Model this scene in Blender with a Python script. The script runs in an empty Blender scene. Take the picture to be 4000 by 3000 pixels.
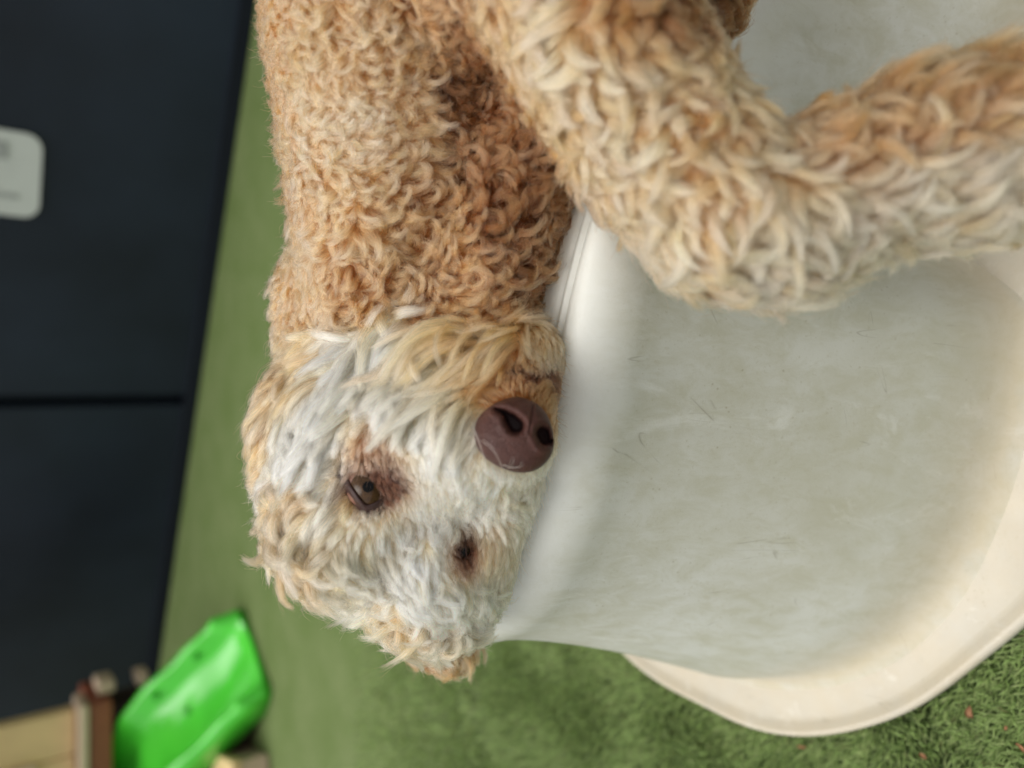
import bpy, bmesh, math, random
import numpy as np
from mathutils import Vector, Matrix, noise
from mathutils.bvhtree import BVHTree
from mathutils.kdtree import KDTree

FUR = True
sc = bpy.context.scene
COL = sc.collection
rng = np.random.default_rng(7)
random.seed(7)

# ------------------------------------------------------------------ camera, light, exposure
CAM_H, PITCH, FPX = 0.85, math.radians(38.0), 2889.0     # metres, radians, focal length in photo pixels
CAM = np.array([0.0, 0.0, CAM_H])
FWD = np.array([0.0, math.cos(PITCH), -math.sin(PITCH)])
UPV = np.array([0.0, math.sin(PITCH), math.cos(PITCH)])
RGT = np.array([1.0, 0.0, 0.0])
cd = bpy.data.cameras.new("camera")
cam = bpy.data.objects.new("camera", cd)
COL.objects.link(cam)
# the phone was held on its side: the picture's left edge is the top of the place
m3 = Matrix((Vector(-UPV), Vector(RGT), Vector(-FWD))).transposed()
cam.matrix_world = Matrix.Translation(Vector(CAM)) @ m3.to_4x4()
cd.sensor_width = 36.0
cd.lens = 36.0 * FPX / 4000.0
cd.clip_start, cd.clip_end = 0.02, 300.0
cd.dof.use_dof = True
cd.dof.focus_distance = 0.59
cd.dof.aperture_fstop = cd.lens / 11.5
sc.camera = cam

SUN_EL, SUN_AZ = math.radians(76), math.radians(-70)      # azimuth from +Y towards +X
world = bpy.data.worlds.new("World")
sc.world = world
world.use_nodes = True
wn, wl = world.node_tree.nodes, world.node_tree.links
sky = wn.new("ShaderNodeTexSky")
sky.sky_type = 'NISHITA'
sky.sun_disc = False
sky.sun_elevation = SUN_EL
sky.sun_rotation = SUN_AZ
sky.air_density, sky.dust_density, sky.ozone_density = 1.0, 3.0, 1.0
hs = wn.new("ShaderNodeHueSaturation")                    # overcast: cloud takes most of the blue out
hs.inputs["Saturation"].default_value = 0.0
wl.new(sky.outputs[0], hs.inputs["Color"])
bg = wn["Background"]
wl.new(hs.outputs[0], bg.inputs["Color"])
bg.inputs["Strength"].default_value = 0.145
sd = bpy.data.lights.new("sun", 'SUN')
sd.energy, sd.angle, sd.color = 1.5, math.radians(50), (1.0, 0.96, 0.90)
sun = bpy.data.objects.new("sun", sd)
COL.objects.link(sun)
sun_dir = Vector((math.cos(SUN_EL) * math.sin(SUN_AZ), math.cos(SUN_EL) * math.cos(SUN_AZ), math.sin(SUN_EL)))
sun.rotation_euler = sun_dir.to_track_quat('Z', 'Y').to_euler()
sc.view_settings.view_transform = 'Standard'
sc.view_settings.look = 'None'
sc.view_settings.gamma = 1.0
sc.view_settings.use_curve_mapping = False
sc.view_settings.exposure = 0.25
sc.cycles.max_bounces = 16
sc.cycles.diffuse_bounces = 6
sc.cycles.glossy_bounces = 10
sc.cycles.transmission_bounces = 14

# ------------------------------------------------------------------ helpers
def ray(x, y):
    "viewing direction through photo pixel (x, y), unit depth along the lens axis"
    u = 3000.0 - y
    return FWD + RGT * ((u - 1500.0) / FPX) - UPV * ((x - 2000.0) / FPX)

KS = 0.85      # size of the dog against its first layout
def at(x, y, t):
    return CAM + ray(x, y) * (t * KS)

def at_depth(x, y, t):
    return CAM + ray(x, y) * t

def dogpt(*p):
    return CAM + (np.array(p) - CAM) * KS

def atz(x, y, z):
    r = ray(x, y)
    return CAM + r * ((z - CAM_H) / r[2])

def tag(o, label=None, cat=None, group=None, kind=None):
    if label: o["label"] = label
    if cat: o["category"] = cat
    if group: o["group"] = group
    if kind: o["kind"] = kind
    return o

def link(name, me, mat=None, parent=None, smooth=True):
    o = bpy.data.objects.new(name, me)
    COL.objects.link(o)
    if mat: me.materials.append(mat)
    if parent: o.parent = parent
    if smooth and hasattr(me, "polygons"):
        me.polygons.foreach_set("use_smooth", [True] * len(me.polygons))
    return o

def from_bm(name, bm, mat=None, parent=None, smooth=True):
    me = bpy.data.meshes.new(name)
    bm.normal_update()
    bm.to_mesh(me)
    bm.free()
    return link(name, me, mat, parent, smooth)

def pydata(name, v, f, mat=None, parent=None, smooth=True):
    me = bpy.data.meshes.new(name)
    me.from_pydata([tuple(map(float, p)) for p in v], [], f)
    me.update()
    return link(name, me, mat, parent, smooth)

def empty(name, loc=(0, 0, 0), rz=0.0):
    o = bpy.data.objects.new(name, None)
    o.empty_display_size = 0.05
    o.location = loc
    o.rotation_euler = (0, 0, rz)
    COL.objects.link(o)
    return o

def box_bm(sx, sy, sz, c=(0, 0, 0), bevel=0.0, seg=2, rot=None):
    bm = bmesh.new()
    bmesh.ops.create_cube(bm, size=1.0)
    bmesh.ops.scale(bm, vec=(sx, sy, sz), verts=bm.verts)
    if bevel:
        bmesh.ops.bevel(bm, geom=list(bm.edges), offset=bevel, segments=seg, profile=0.7, affect='EDGES')
    if rot is not None:
        bmesh.ops.rotate(bm, cent=(0, 0, 0), matrix=rot, verts=bm.verts)
    bmesh.ops.translate(bm, vec=c, verts=bm.verts)
    return bm

def catmull(P, n, closed=True):
    P = np.asarray(P, float)
    k = len(P)
    out = []
    segs = k if closed else k - 1
    for j in range(n):
        s = j / n * segs if closed else j / (n - 1) * segs
        i = min(int(s), segs - 1)
        u = s - i
        if closed:
            p0, p1, p2, p3 = P[(i - 1) % k], P[i % k], P[(i + 1) % k], P[(i + 2) % k]
        else:
            p0, p1, p2, p3 = P[max(i - 1, 0)], P[i], P[min(i + 1, k - 1)], P[min(i + 2, k - 1)]
        out.append(0.5 * ((2 * p1) + (-p0 + p2) * u + (2 * p0 - 5 * p1 + 4 * p2 - p3) * u * u + (-p0 + 3 * p1 - 3 * p2 + p3) * u ** 3))
    return np.array(out)

class NT:
    "small node-tree writer"
    def __init__(self, name):
        self.m = bpy.data.materials.new(name)
        self.m.use_nodes = True
        self.t = self.m.node_tree
        self.b = self.t.nodes["Principled BSDF"]
        self.out = self.t.nodes["Material Output"]
    def n(self, kind, **kw):
        nd = self.t.nodes.new(kind)
        for k, v in kw.items():
            if k in nd.inputs.keys(): nd.inputs[k].default_value = v
            else: setattr(nd, k, v)
        return nd
    def l(self, a, b): self.t.links.new(a, b)
    def noise(self, scale, detail=4, rough=0.5, dist=0.0, vec=None):
        nd = self.n("ShaderNodeTexNoise", Scale=scale, Detail=detail, Roughness=rough, Distortion=dist)
        if vec is not None: self.l(vec, nd.inputs["Vector"])
        return nd.outputs["Fac"]
    def ramp(self, fac, stops):
        nd = self.n("ShaderNodeValToRGB")
        e = nd.color_ramp.elements
        while len(e) < len(stops): e.new(0.5)
        for k, (p, c) in enumerate(stops):
            e[k].position = p
            e[k].color = (c, c, c, 1) if not hasattr(c, "__len__") else (*c, 1)
        self.l(fac, nd.inputs["Fac"])
        return nd.outputs["Color"]
    def mix(self, fac, a, b, mode='MIX'):
        nd = self.n("ShaderNodeMix", data_type='RGBA', blend_type=mode)
        for sock, v in ((nd.inputs[0], fac), (nd.inputs[6], a), (nd.inputs[7], b)):
            if hasattr(v, "is_output"): self.l(v, sock)
            elif hasattr(v, "__len__"): sock.default_value = (*v, 1)
            else: sock.default_value = v
        return nd.outputs[2]
    def math(self, op, a, b=0.0):
        nd = self.n("ShaderNodeMath", operation=op)
        for sock, v in ((nd.inputs[0], a), (nd.inputs[1], b)):
            if hasattr(v, "is_output"): self.l(v, sock)
            else: sock.default_value = v
        return nd.outputs[0]
    def obj(self): return self.n("ShaderNodeTexCoord").outputs["Object"]
    def mapping(self, vec, scale=(1, 1, 1), rot=(0, 0, 0)):
        nd = self.n("ShaderNodeMapping")
        nd.inputs["Scale"].default_value = scale
        nd.inputs["Rotation"].default_value = rot
        self.l(vec, nd.inputs["Vector"])
        return nd.outputs[0]
    def bump(self, h, strength=0.3, dist=0.001):
        nd = self.n("ShaderNodeBump", Strength=strength, Distance=dist)
        self.l(h, nd.inputs["Height"])
        self.l(nd.outputs[0], self.b.inputs["Normal"])
    def set(self, color=None, rough=None, spec=None, coat=None, **kw):
        if color is not None:
            if hasattr(color, "is_output"): self.l(color, self.b.inputs["Base Color"])
            else: self.b.inputs["Base Color"].default_value = (*color, 1)
        if rough is not None:
            if hasattr(rough, "is_output"): self.l(rough, self.b.inputs["Roughness"])
            else: self.b.inputs["Roughness"].default_value = rough
        if spec is not None: self.b.inputs["Specular IOR Level"].default_value = spec
        if coat is not None: self.b.inputs["Coat Weight"].default_value = coat
        for k, v in kw.items(): self.b.inputs[k].default_value = v
        return self.m

# ------------------------------------------------------------------ materials
def mat_plastic(name, cream):
    w = NT(name)
    o = w.obj()
    base = (0.50, 0.472, 0.405) if cream else (0.60, 0.605, 0.555)
    big = w.ramp(w.noise(5.0, 5, 0.6, 0.4, o), [(0.40, 0.0), (0.72, 1.0)])
    c = w.mix(w.math('MULTIPLY', big, 0.8), base, (0.47, 0.46, 0.37) if not cream else (0.47, 0.415, 0.315))
    # grime caught in the moulded grain: short vertical dashes
    st = w.mapping(o, (230, 230, 90))
    dash = w.ramp(w.noise(1.0, 3, 0.65, 0.6, st), [(0.54, 0.0), (0.68, 1.0)])
    pat = w.ramp(w.noise(9.0, 3, 0.6, 0.0, o), [(0.42, 0.0), (0.65, 1.0)])
    c = w.mix(w.math('MULTIPLY', w.math('MULTIPLY', dash, pat), 0.30), c, (0.40, 0.36, 0.24))
    fine = w.ramp(w.noise(300.0, 3, 0.6, 0.0, o), [(0.62, 0.0), (0.72, 1.0)])
    c = w.mix(w.math('MULTIPLY', fine, 0.5), c, (0.42, 0.40, 0.30))
    mo = w.mapping(o, (46, 46, 16), (0.3, 0.4, 0.5))
    mot = w.ramp(w.noise(1.0, 6, 0.72, 0.5, mo), [(0.42, 0.0), (0.64, 1.0)])
    c = w.mix(w.math('MULTIPLY', mot, 0.55 if not cream else 0.18), c, (0.44, 0.425, 0.31) if not cream else (0.46, 0.38, 0.27))
    pit = w.n("ShaderNodeTexVoronoi", Scale=95.0, Randomness=1.0)
    w.l(o, pit.inputs["Vector"])
    pt = w.ramp(pit.outputs["Distance"], [(0.06, 1.0), (0.13, 0.0)])
    pm = w.ramp(w.noise(13.0, 3, 0.6, 0.0, o), [(0.46, 0.0), (0.62, 1.0)])
    c = w.mix(w.math('MULTIPLY', w.math('MULTIPLY', pt, pm), 0.5), c, (0.30, 0.265, 0.17))
    # pale scuffs and thin dark scratches
    sm = w.mapping(o, (14, 14, 5), (0.5, 0.7, 0.2))
    scf = w.ramp(w.noise(1.3, 6, 0.7, 1.2, sm), [(0.59, 0.0), (0.74, 1.0)])
    c = w.mix(w.math('MULTIPLY', scf, 0.30), c, (0.86, 0.87, 0.85))
    for k, (sc_, ro) in enumerate((((40, 3, 3), (0.6, 0.3, 0.9)), ((3, 42, 3), (0.2, 1.0, 0.4)))):
        mv = w.mapping(o, sc_, ro)
        ln = w.ramp(w.noise(1.0, 2, 0.5, 0.8, mv), [(0.495, 0.0), (0.5, 1.0), (0.505, 0.0)])
        ms = w.ramp(w.noise(16.0 + 5 * k, 2, 0.5, 0.0, o), [(0.62, 0.0), (0.68, 1.0)])
        c = w.mix(w.math('MULTIPLY', w.math('MULTIPLY', ln, ms), 0.65), c, (0.28, 0.26, 0.2))
    if not cream:      # rim painted lighter by height: sky light on the shoulder put into the colour
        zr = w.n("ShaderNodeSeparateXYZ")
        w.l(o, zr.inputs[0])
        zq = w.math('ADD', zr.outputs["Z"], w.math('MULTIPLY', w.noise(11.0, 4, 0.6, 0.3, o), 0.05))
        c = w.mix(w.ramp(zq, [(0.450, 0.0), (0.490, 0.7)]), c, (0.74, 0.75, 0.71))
    if not cream:      # the lower lobe's lit top is painted in the same way
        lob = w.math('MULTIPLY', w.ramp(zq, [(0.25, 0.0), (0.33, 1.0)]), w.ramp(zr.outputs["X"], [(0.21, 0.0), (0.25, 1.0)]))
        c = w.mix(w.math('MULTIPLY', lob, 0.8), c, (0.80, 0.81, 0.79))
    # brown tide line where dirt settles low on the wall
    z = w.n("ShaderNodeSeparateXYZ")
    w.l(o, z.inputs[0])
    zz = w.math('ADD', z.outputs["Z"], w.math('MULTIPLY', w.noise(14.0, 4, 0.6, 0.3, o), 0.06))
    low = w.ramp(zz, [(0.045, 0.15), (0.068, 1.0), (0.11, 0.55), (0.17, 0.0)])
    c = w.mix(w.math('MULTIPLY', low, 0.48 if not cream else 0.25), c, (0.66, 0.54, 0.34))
    w.bump(w.noise(600.0, 3, 0.6, 0.0, o), 0.22, 0.0006)
    return w.set(c, w.ramp(w.noise(30.0, 3, 0.5, 0, o), [(0.3, 0.38), (0.7, 0.52)]), 0.42)

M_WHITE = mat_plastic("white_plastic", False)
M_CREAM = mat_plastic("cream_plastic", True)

def mat_turf():
    w = NT("turf_base")
    o = w.obj()
    a = w.noise(7.0, 4, 0.6, 0.2, o)
    b = w.noise(160.0, 3, 0.7, 0.0, o)
    c = w.mix(w.ramp(a, [(0.35, 0.0), (0.7, 1.0)]), (0.170, 0.245, 0.070), (0.250, 0.315, 0.125))
    c = w.mix(w.ramp(b, [(0.4, 0.0), (0.65, 1.0)]), c, (0.09, 0.125, 0.04))
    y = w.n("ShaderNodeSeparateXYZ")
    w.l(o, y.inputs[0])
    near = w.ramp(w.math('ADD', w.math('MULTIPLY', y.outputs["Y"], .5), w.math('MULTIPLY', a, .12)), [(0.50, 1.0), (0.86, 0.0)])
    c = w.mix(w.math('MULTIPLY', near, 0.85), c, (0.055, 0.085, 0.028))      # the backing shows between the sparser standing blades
    w.bump(b, 0.8, 0.01)
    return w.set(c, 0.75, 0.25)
M_TURF = mat_turf()

def mat_blade():
    w = NT("turf_blade")
    at_ = w.n("ShaderNodeAttribute", attribute_name="col")
    w.set(at_.outputs["Color"], 0.42, 0.4)
    tr = w.n("ShaderNodeBsdfTranslucent")
    w.l(at_.outputs["Color"], tr.inputs["Color"])
    mx = w.n("ShaderNodeMixShader")
    mx.inputs[0].default_value = 0.38
    w.l(w.b.outputs[0], mx.inputs[1]); w.l(tr.outputs[0], mx.inputs[2])
    w.l(mx.outputs[0], w.out.inputs["Surface"])
    return w.m
M_BLADE = mat_blade()

def mat_simple(name, color, rough=0.6, spec=0.4, var=0.15, scale=20.0, bump=0.0, coat=0.0):
    w = NT(name)
    o = w.obj()
    n_ = w.noise(scale, 4, 0.6, 0.2, o)
    dark = tuple(c * (1 - var) for c in color)
    lite = tuple(min(1, c * (1 + var)) for c in color)
    c = w.mix(w.ramp(n_, [(0.3, 0.0), (0.7, 1.0)]), dark, lite)
    if bump: w.bump(w.noise(scale * 8, 3, 0.6, 0, o), bump, 0.002)
    return w.set(c, rough, spec, coat)

M_WALL = mat_simple("navy_panel", (0.0120, 0.0185, 0.0310), 0.42, 0.30, 0.45, 1.1, 0.15)
M_GAP = mat_simple("panel_gap", (0.008, 0.0115, 0.018), 0.8, 0.2, 0.1, 5)
M_SIGN = mat_simple("sign_board", (0.56, 0.59, 0.57), 0.5, 0.4, 0.06, 6)
M_INK = mat_simple("sign_print", (0.36, 0.38, 0.37), 0.6, 0.2, 0.1, 30)
M_GREEN = mat_simple("green_plastic", (0.075, 0.58, 0.04), 0.20, 0.5, 0.08, 6)
M_GREEN_D = mat_simple("green_recess", (0.045, 0.40, 0.03), 0.5, 0.3, 0.08, 6)
M_TAN = mat_simple("tan_plastic", (0.72, 0.52, 0.27), 0.5, 0.4, 0.10, 7)
M_MAROON = mat_simple("maroon_plastic", (0.27, 0.085, 0.045), 0.5, 0.4, 0.12, 9)
M_PALE = mat_simple("pale_tan_plastic", (0.60, 0.46, 0.33), 0.5, 0.4, 0.08, 9)
M_BROWN = mat_simple("brown_plastic", (0.05, 0.035, 0.03), 0.6, 0.3, 0.12, 9)
M_LEAF = mat_simple("dry_leaf", (0.50, 0.27, 0.15), 0.7, 0.2, 0.25, 120)

# ------------------------------------------------------------------ ground
v = [(-40, -6, 0), (40, -6, 0), (40, 60, 0), (-40, 60, 0)]
tag(pydata("ground", v, [(0, 1, 2, 3)], M_TURF, smooth=False), kind="structure")

# ------------------------------------------------------------------ dark panelled wall
WA, WB = np.array([0.99, 2.64]), np.array([-1.07, 3.70])
wdir = (WA - WB) / np.linalg.norm(WA - WB)
wang = math.atan2(wdir[1], wdir[0])
r = ray(720, 1560)                                   # the gap between two panels
Amat = np.array([[r[0], -wdir[0]], [r[1], -wdir[1]]])
sol = np.linalg.solve(Amat, WB - CAM[:2])
seam = WB + wdir * sol[1]
wall = empty("panel_wall", (seam[0], seam[1], 0), wang)
tag(wall, "dark navy panel wall standing along the far edge of the turf", "wall")
PW, GAP, WH = 2.05, 0.052, 2.6
from_bm("backing", box_bm(6 * PW, 0.06, WH, (0, 0.075, WH / 2)), M_GAP, wall, False)
for k in range(-3, 3):
    from_bm("panel", box_bm(PW - GAP, 0.05, WH - 0.004, ((k + 0.5) * PW, 0.022, WH / 2 + 0.002), 0.006), M_WALL, wall, False)
from_bm("kick_strip", box_bm(6 * PW, 0.012, 0.05, (0, -0.0085, 0.027), 0.003), M_GAP, wall, False)

def on_wall(x, y):
    rr = ray(x, y)
    A = np.array([[rr[0], -wdir[0]], [rr[1], -wdir[1]]])
    s = np.linalg.solve(A, seam - CAM[:2])
    return s[1], CAM_H + rr[2] * s[0]                # along the wall, height
sx0, sz0 = on_wall(150, 850)
sx1, sz1 = on_wall(140, 525)
sign = empty("notice_board", (seam[0], seam[1], 0), wang)
sw, sh = abs(sx1 - sx0), 0.40
cx, cz = (sx0 + sx1) / 2, min(sz0, sz1) + sh / 2
def rounded_plate(w_, h_, d_, c_, r_):
    bm = bmesh.new()
    vs = []
    for qx, qz, a0 in ((1, 1, 0), (-1, 1, 90), (-1, -1, 180), (1, -1, 270)):
        for k in range(7):
            an = math.radians(a0 + 15 * k)
            vs.append(bm.verts.new((c_[0] + qx * (w_ / 2 - r_) + r_ * math.cos(an), c_[1] + d_ / 2, c_[2] + qz * (h_ / 2 - r_) + r_ * math.sin(an))))
    f = bm.faces.new(vs)
    e = bmesh.ops.extrude_face_region(bm, geom=[f])
    bmesh.ops.translate(bm, vec=(0, -d_, 0), verts=[g for g in e['geom'] if isinstance(g, bmesh.types.BMVert)])
    bmesh.ops.recalc_face_normals(bm, faces=bm.faces)
    return bm
from_bm("board", rounded_plate(sw, sh, .012, (cx, -.0095, cz), .045), M_SIGN, sign, False)
sign_lines = [(0.62, 0.085), (0.80, 0.03), (0.70, 0.03), (0.78, 0.03), (0.55, 0.03), (0.74, 0.03)]
zt = cz + sh / 2 - 0.05
from_bm('text_bar', box_bm(sw * .2, .002, .05, (cx + sw * .27, -.0170, cz - sh / 2 + .115)), M_INK, sign, False)
from_bm('text_bar', box_bm(sw * .06, .002, .085, (cx - sw * .26, -.0170, cz - sh / 2 + .10)), M_INK, sign, False)
sign_lines = sign_lines[:3]
for wf, hh in sign_lines:
    from_bm("text_bar", box_bm(sw * wf, 0.002, hh * 0.5, (cx - sw * (0.84 - wf) / 2, -0.0170, zt - hh * 0.25)), M_INK, sign, False)
    zt -= hh * 0.5 + 0.022
tag(sign, "pale grey notice with lines of print fixed to the dark wall", "sign")

# ------------------------------------------------------------------ green slide and tan play tower at far left
def slide_thing():
    root = empty("play_slide", (-0.895, 2.47, 0), math.atan2(0.6, -0.8))   # local +x runs up the slide, +y to its near side
    tag(root, "bright green plastic slide sloping down onto the turf", "slide")
    path = catmull([(-0.02, 0.018), (0.07, 0.03), (0.20, 0.10), (0.40, 0.215), (0.62, 0.275), (0.95, 0.30)], 60, False)
    hw = 0.175
    prof = [(-hw, -0.035), (-hw - 0.004, 0.05), (-hw, 0.088), (-hw + 0.014, 0.095), (-hw + 0.03, 0.088), (-hw + 0.045, 0.04),
            (-hw + 0.075, 0.010), (0, 0.0), (hw - 0.075, 0.010), (hw - 0.045, 0.04), (hw - 0.03, 0.088), (hw - 0.014, 0.095),
            (hw, 0.088), (hw + 0.004, 0.05), (hw, -0.035), (0, -0.03)]
    V, Fc = [], []
    for i, (s, z) in enumerate(path):
        f = min(1.0, i / 7.0)
        f = 0.22 + 0.78 * f * f * (3 - 2 * f)
        tl = path[min(i + 1, 59)] - path[max(i - 1, 0)]
        tl = tl / np.linalg.norm(tl)
        for (a, b) in prof:
            bb = b * f if b > 0 else max(b, -z + 0.004) if i < 12 else b
            bb += .006 * math.sin(s * 31 + a * 23) * math.sin(a * 41 + s * 9) if 5 < i else 0
            V.append((s - tl[1] * bb, a * (0.93 + 0.07 * f), max(0.003, z + tl[0] * bb)))
    k = len(prof)
    for i in range(59):
        for j in range(k):
            Fc.append((i * k + j, (i + 1) * k + j, (i + 1) * k + (j + 1) % k, i * k + (j + 1) % k))
    Fc.append(tuple(range(k))); Fc.append(tuple(reversed(range(59 * k, 60 * k))))
    pydata("chute", V, Fc, M_GREEN, root)
    for s, side, zf in ((0.18, -1, 0.055), (0.30, -0.15, 0.004), (0.36, -1, 0.055)):   # moulded bolt recesses
        i = int(np.argmin(abs(path[:, 0] - s)))
        bm = bmesh.new()
        bmesh.ops.create_cone(bm, cap_ends=True, segments=20, radius1=0.016, radius2=0.013, depth=0.012)
        if side == -1:
            bmesh.ops.rotate(bm, cent=(0, 0, 0), matrix=Matrix.Rotation(math.radians(90), 3, 'X'), verts=bm.verts)
            bmesh.ops.translate(bm, vec=(path[i, 0] - 0.03, -hw + 0.041, path[i, 1] + zf), verts=bm.verts)
        else:
            bmesh.ops.rotate(bm, cent=(0, 0, 0), matrix=Matrix.Rotation(math.radians(-38), 3, 'Y'), verts=bm.verts)
            bmesh.ops.translate(bm, vec=(path[i, 0], -0.03, path[i, 1] + zf), verts=bm.verts)
        from_bm("bolt_recess", bm, M_GREEN_D, root)
    for y in (-.10, .135):
        from_bm("shade_block", box_bm(.26, .035, .09, (.30, y, .047), .006), M_BROWN, root, False)  # dark blocks added to stand for the shade under the chute
    return root
slide_thing()

def tower_thing():
    root = empty("play_tower", (-1.55, 2.90, 0), 0)
    tag(root, "tan and maroon plastic play tower behind the green slide", "play tower")
    def part(name, x0, x1, y0, y1, z0, z1, mat, bev=0.012):
        return from_bm(name, box_bm(x1 - x0, y1 - y0, z1 - z0, ((x0 + x1) / 2, (y0 + y1) / 2, (z0 + z1) / 2), bev), mat, root, False)
    # front wall of the tower: boards round a window
    part("wall_board", .290, .440, .0, .06, .470, 1.30, M_TAN)
    part("wall_board", -.45, .287, .0, .06, .470, .600, M_TAN)
    part("wall_board", -.45, .287, .0, .06, 1.05, 1.30, M_TAN)
    part("window_frame", .262, .295, -.02, -.002, .585, 1.06, M_PALE, .005)
    part("window_frame", -.30, .259, -.02, -.002, .585, .612, M_PALE, .005)
    part("back_board", -.45, .10, .23, .26, .470, 1.30, M_BROWN)
    part("deck", -.46, .455, -.03, .22, .362, .432, M_MAROON)
    part("deck_trim", -.46, .462, -.045, .10, .435, .467, M_PALE)
    part("side_rail", .462, .505, .02, .13, .345, .40, M_PALE)
    part("side_rail", .462, .505, .02, .11, .235, .275, M_PALE)
    for x in (-.40, .33):
        for y in (.03, .15):
            part("leg", x, x + .07, y, y + .07, 0.0, .36, M_BROWN, .006)
    return root
tower_thing()

def step_thing():
    p = atz(1050, 2905, 0.0)
    root = empty("step_block", (p[0], p[1], 0), math.radians(14))
    tag(root, "tan plastic step block on the turf under the green slide", "step")
    from_bm("tread", box_bm(0.40, 0.22, 0.03, (-0.22, 0.11, 0.105), 0.008), M_TAN, root, False)
    from_bm("body", box_bm(0.38, 0.20, 0.088, (-0.22, 0.11, 0.046), 0.008), M_PALE, root, False)
    return root
step_thing()

# ------------------------------------------------------------------ white moulded platform
PED = [  # flange x,y   foot x,y   shoulder x,y   top height
    (-.40, .80, -.33, .78, -.225, .80, .40), (-.44, .62, -.365, .60, -.262, .70, .40), (-.43, .50, -.345, .49, -.243, .64, .40),
    (-.37, .385, -.29, .40, -.19, .575, .40), (-.285, .30, -.21, .335, -.115, .533, .40), (-.17, .215, -.12, .295, -.047, .507, .40),
    (-.02, .165, -.03, .272, .02, .488, .40), (.12, .13, .06, .265, .08, .470, .40), (.25, .10, .115, .30, .14, .452, .395),
    (.34, .07, .16, .345, .20, .445, .375), (.42, .03, .215, .345, .275, .445, .300), (.52, .02, .29, .285, .36, .455, .215),
    (.62, .02, .37, .21, .455, .375, .215), (.74, .08, .50, .17, .59, .31, .215), (.80, .3, .70, .3, .70, .42, .28),
    (.82, .6, .73, .6, .70, .66, .36), (.75, .95, .66, .92, .58, .88, .40), (.5, 1.12, .45, 1.04, .4, .97, .40),
    (.15, 1.15, .12, 1.07, .1, .99, .40), (-.2, 1.05, -.16, .98, -.10, .93, .40)]
N = 300
pc = catmull(PED, N)
G, Fo, S, ZT = pc[:, 0:2], pc[:, 2:4], pc[:, 4:6] * KS, CAM_H - (CAM_H - pc[:, 6]) * KS
def unit(a): return a / np.linalg.norm(a, axis=1, keepdims=True)
inG = unit(Fo - G)
inS = unit(S - Fo)
S = S + inS * 0.010
ZT = ZT + 0.006
def ring(xy, z): return np.column_stack([xy, np.broadcast_to(z, (N,))])
def skin_rings(name, rings, mat, parent, cap=None):
    V = np.concatenate(rings)
    Fc = []
    for i in range(len(rings) - 1):
        for j in range(N):
            k = (j + 1) % N
            Fc.append((i * N + j, i * N + k, (i + 1) * N + k, (i + 1) * N + j))
    if cap is not None:
        V = np.vstack([V, cap])
        b = (len(rings) - 1) * N
        for j in range(N):
            Fc.append((b + j, b + (j + 1) % N, len(V) - 1))
    return pydata(name, V, Fc, mat, parent)
ped = empty("platform", (0, 0, 0))
tag(ped, "white moulded plastic platform with flared base, the dog lying on it", "platform")
fl = [ring(G + inG * 0.004, 0.002), ring(G, 0.012), ring(G + inG * 0.001, 0.026), ring(G + inG * 0.005, 0.0315), ring(G + inG * 0.010, 0.030),
      ring(G + inG * 0.016, 0.024), ring(G + inG * 0.024, 0.0215)]
for f in (0.45, 0.6, 0.75, 0.9, 1.0):
    L_ = np.linalg.norm(Fo - G, axis=1)[:, None]
    fl.append(ring(G + inG * (0.024 + (L_ - 0.024) * f), 0.0215 + 0.008 * f))
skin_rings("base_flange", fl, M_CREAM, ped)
wl_ = []
# fillet, wall and rounded shoulder
prof = [(-0.16, 0.024), (-0.09, 0.033), (-0.03, 0.050), (0.02, 0.075), (0.06, 0.105)]
for a, z in prof: wl_.append(ring(Fo + (S - Fo) * a, z))
out = -inS
for h in np.linspace(0.14, 1.0, 16):
    # wall leans back from the foot to the shoulder, then rounds over
    z = 0.105 + (ZT - 0.055 - 0.105) * h
    a = 0.06 + 0.70 * (1 - (1 - h) ** 1.25)
    wl_.append(ring(Fo + (S - Fo) * a, z))
P1 = Fo + (S - Fo) * 0.76
for th in np.linspace(0.12, 1.0, 9):
    an = th * math.pi / 2
    P2 = S - inS * 0.004
    wl_.append(ring(P1 + (P2 - P1) * (1 - math.cos(an)), (ZT - 0.055) + 0.055 * math.sin(an)))
P2 = S - inS * 0.004
for dd, dz in ((0.004, 0.0), (0.0055, -0.0022), (0.0075, -0.0022), (0.009, 0.0004), (0.012, 0.0006), (0.0132, -0.001), (0.0148, -0.001), (0.016, 0.0006), (0.030, 0.001)):
    wl_.append(ring(P2 + inS * dd, ZT + dz))
ctr = np.array([0.15, 0.72])
last = P2 + inS * 0.030
for f in (0.3, 0.6, 0.85): wl_.append(ring(last + (ctr - last) * f, ZT + 0.001 + (CAM_H - 0.455 * KS - ZT) * f))
body_ped = skin_rings("wall", wl_, M_WHITE, ped, np.array([[ctr[0], ctr[1], CAM_H - 0.455 * KS]]))

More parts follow.
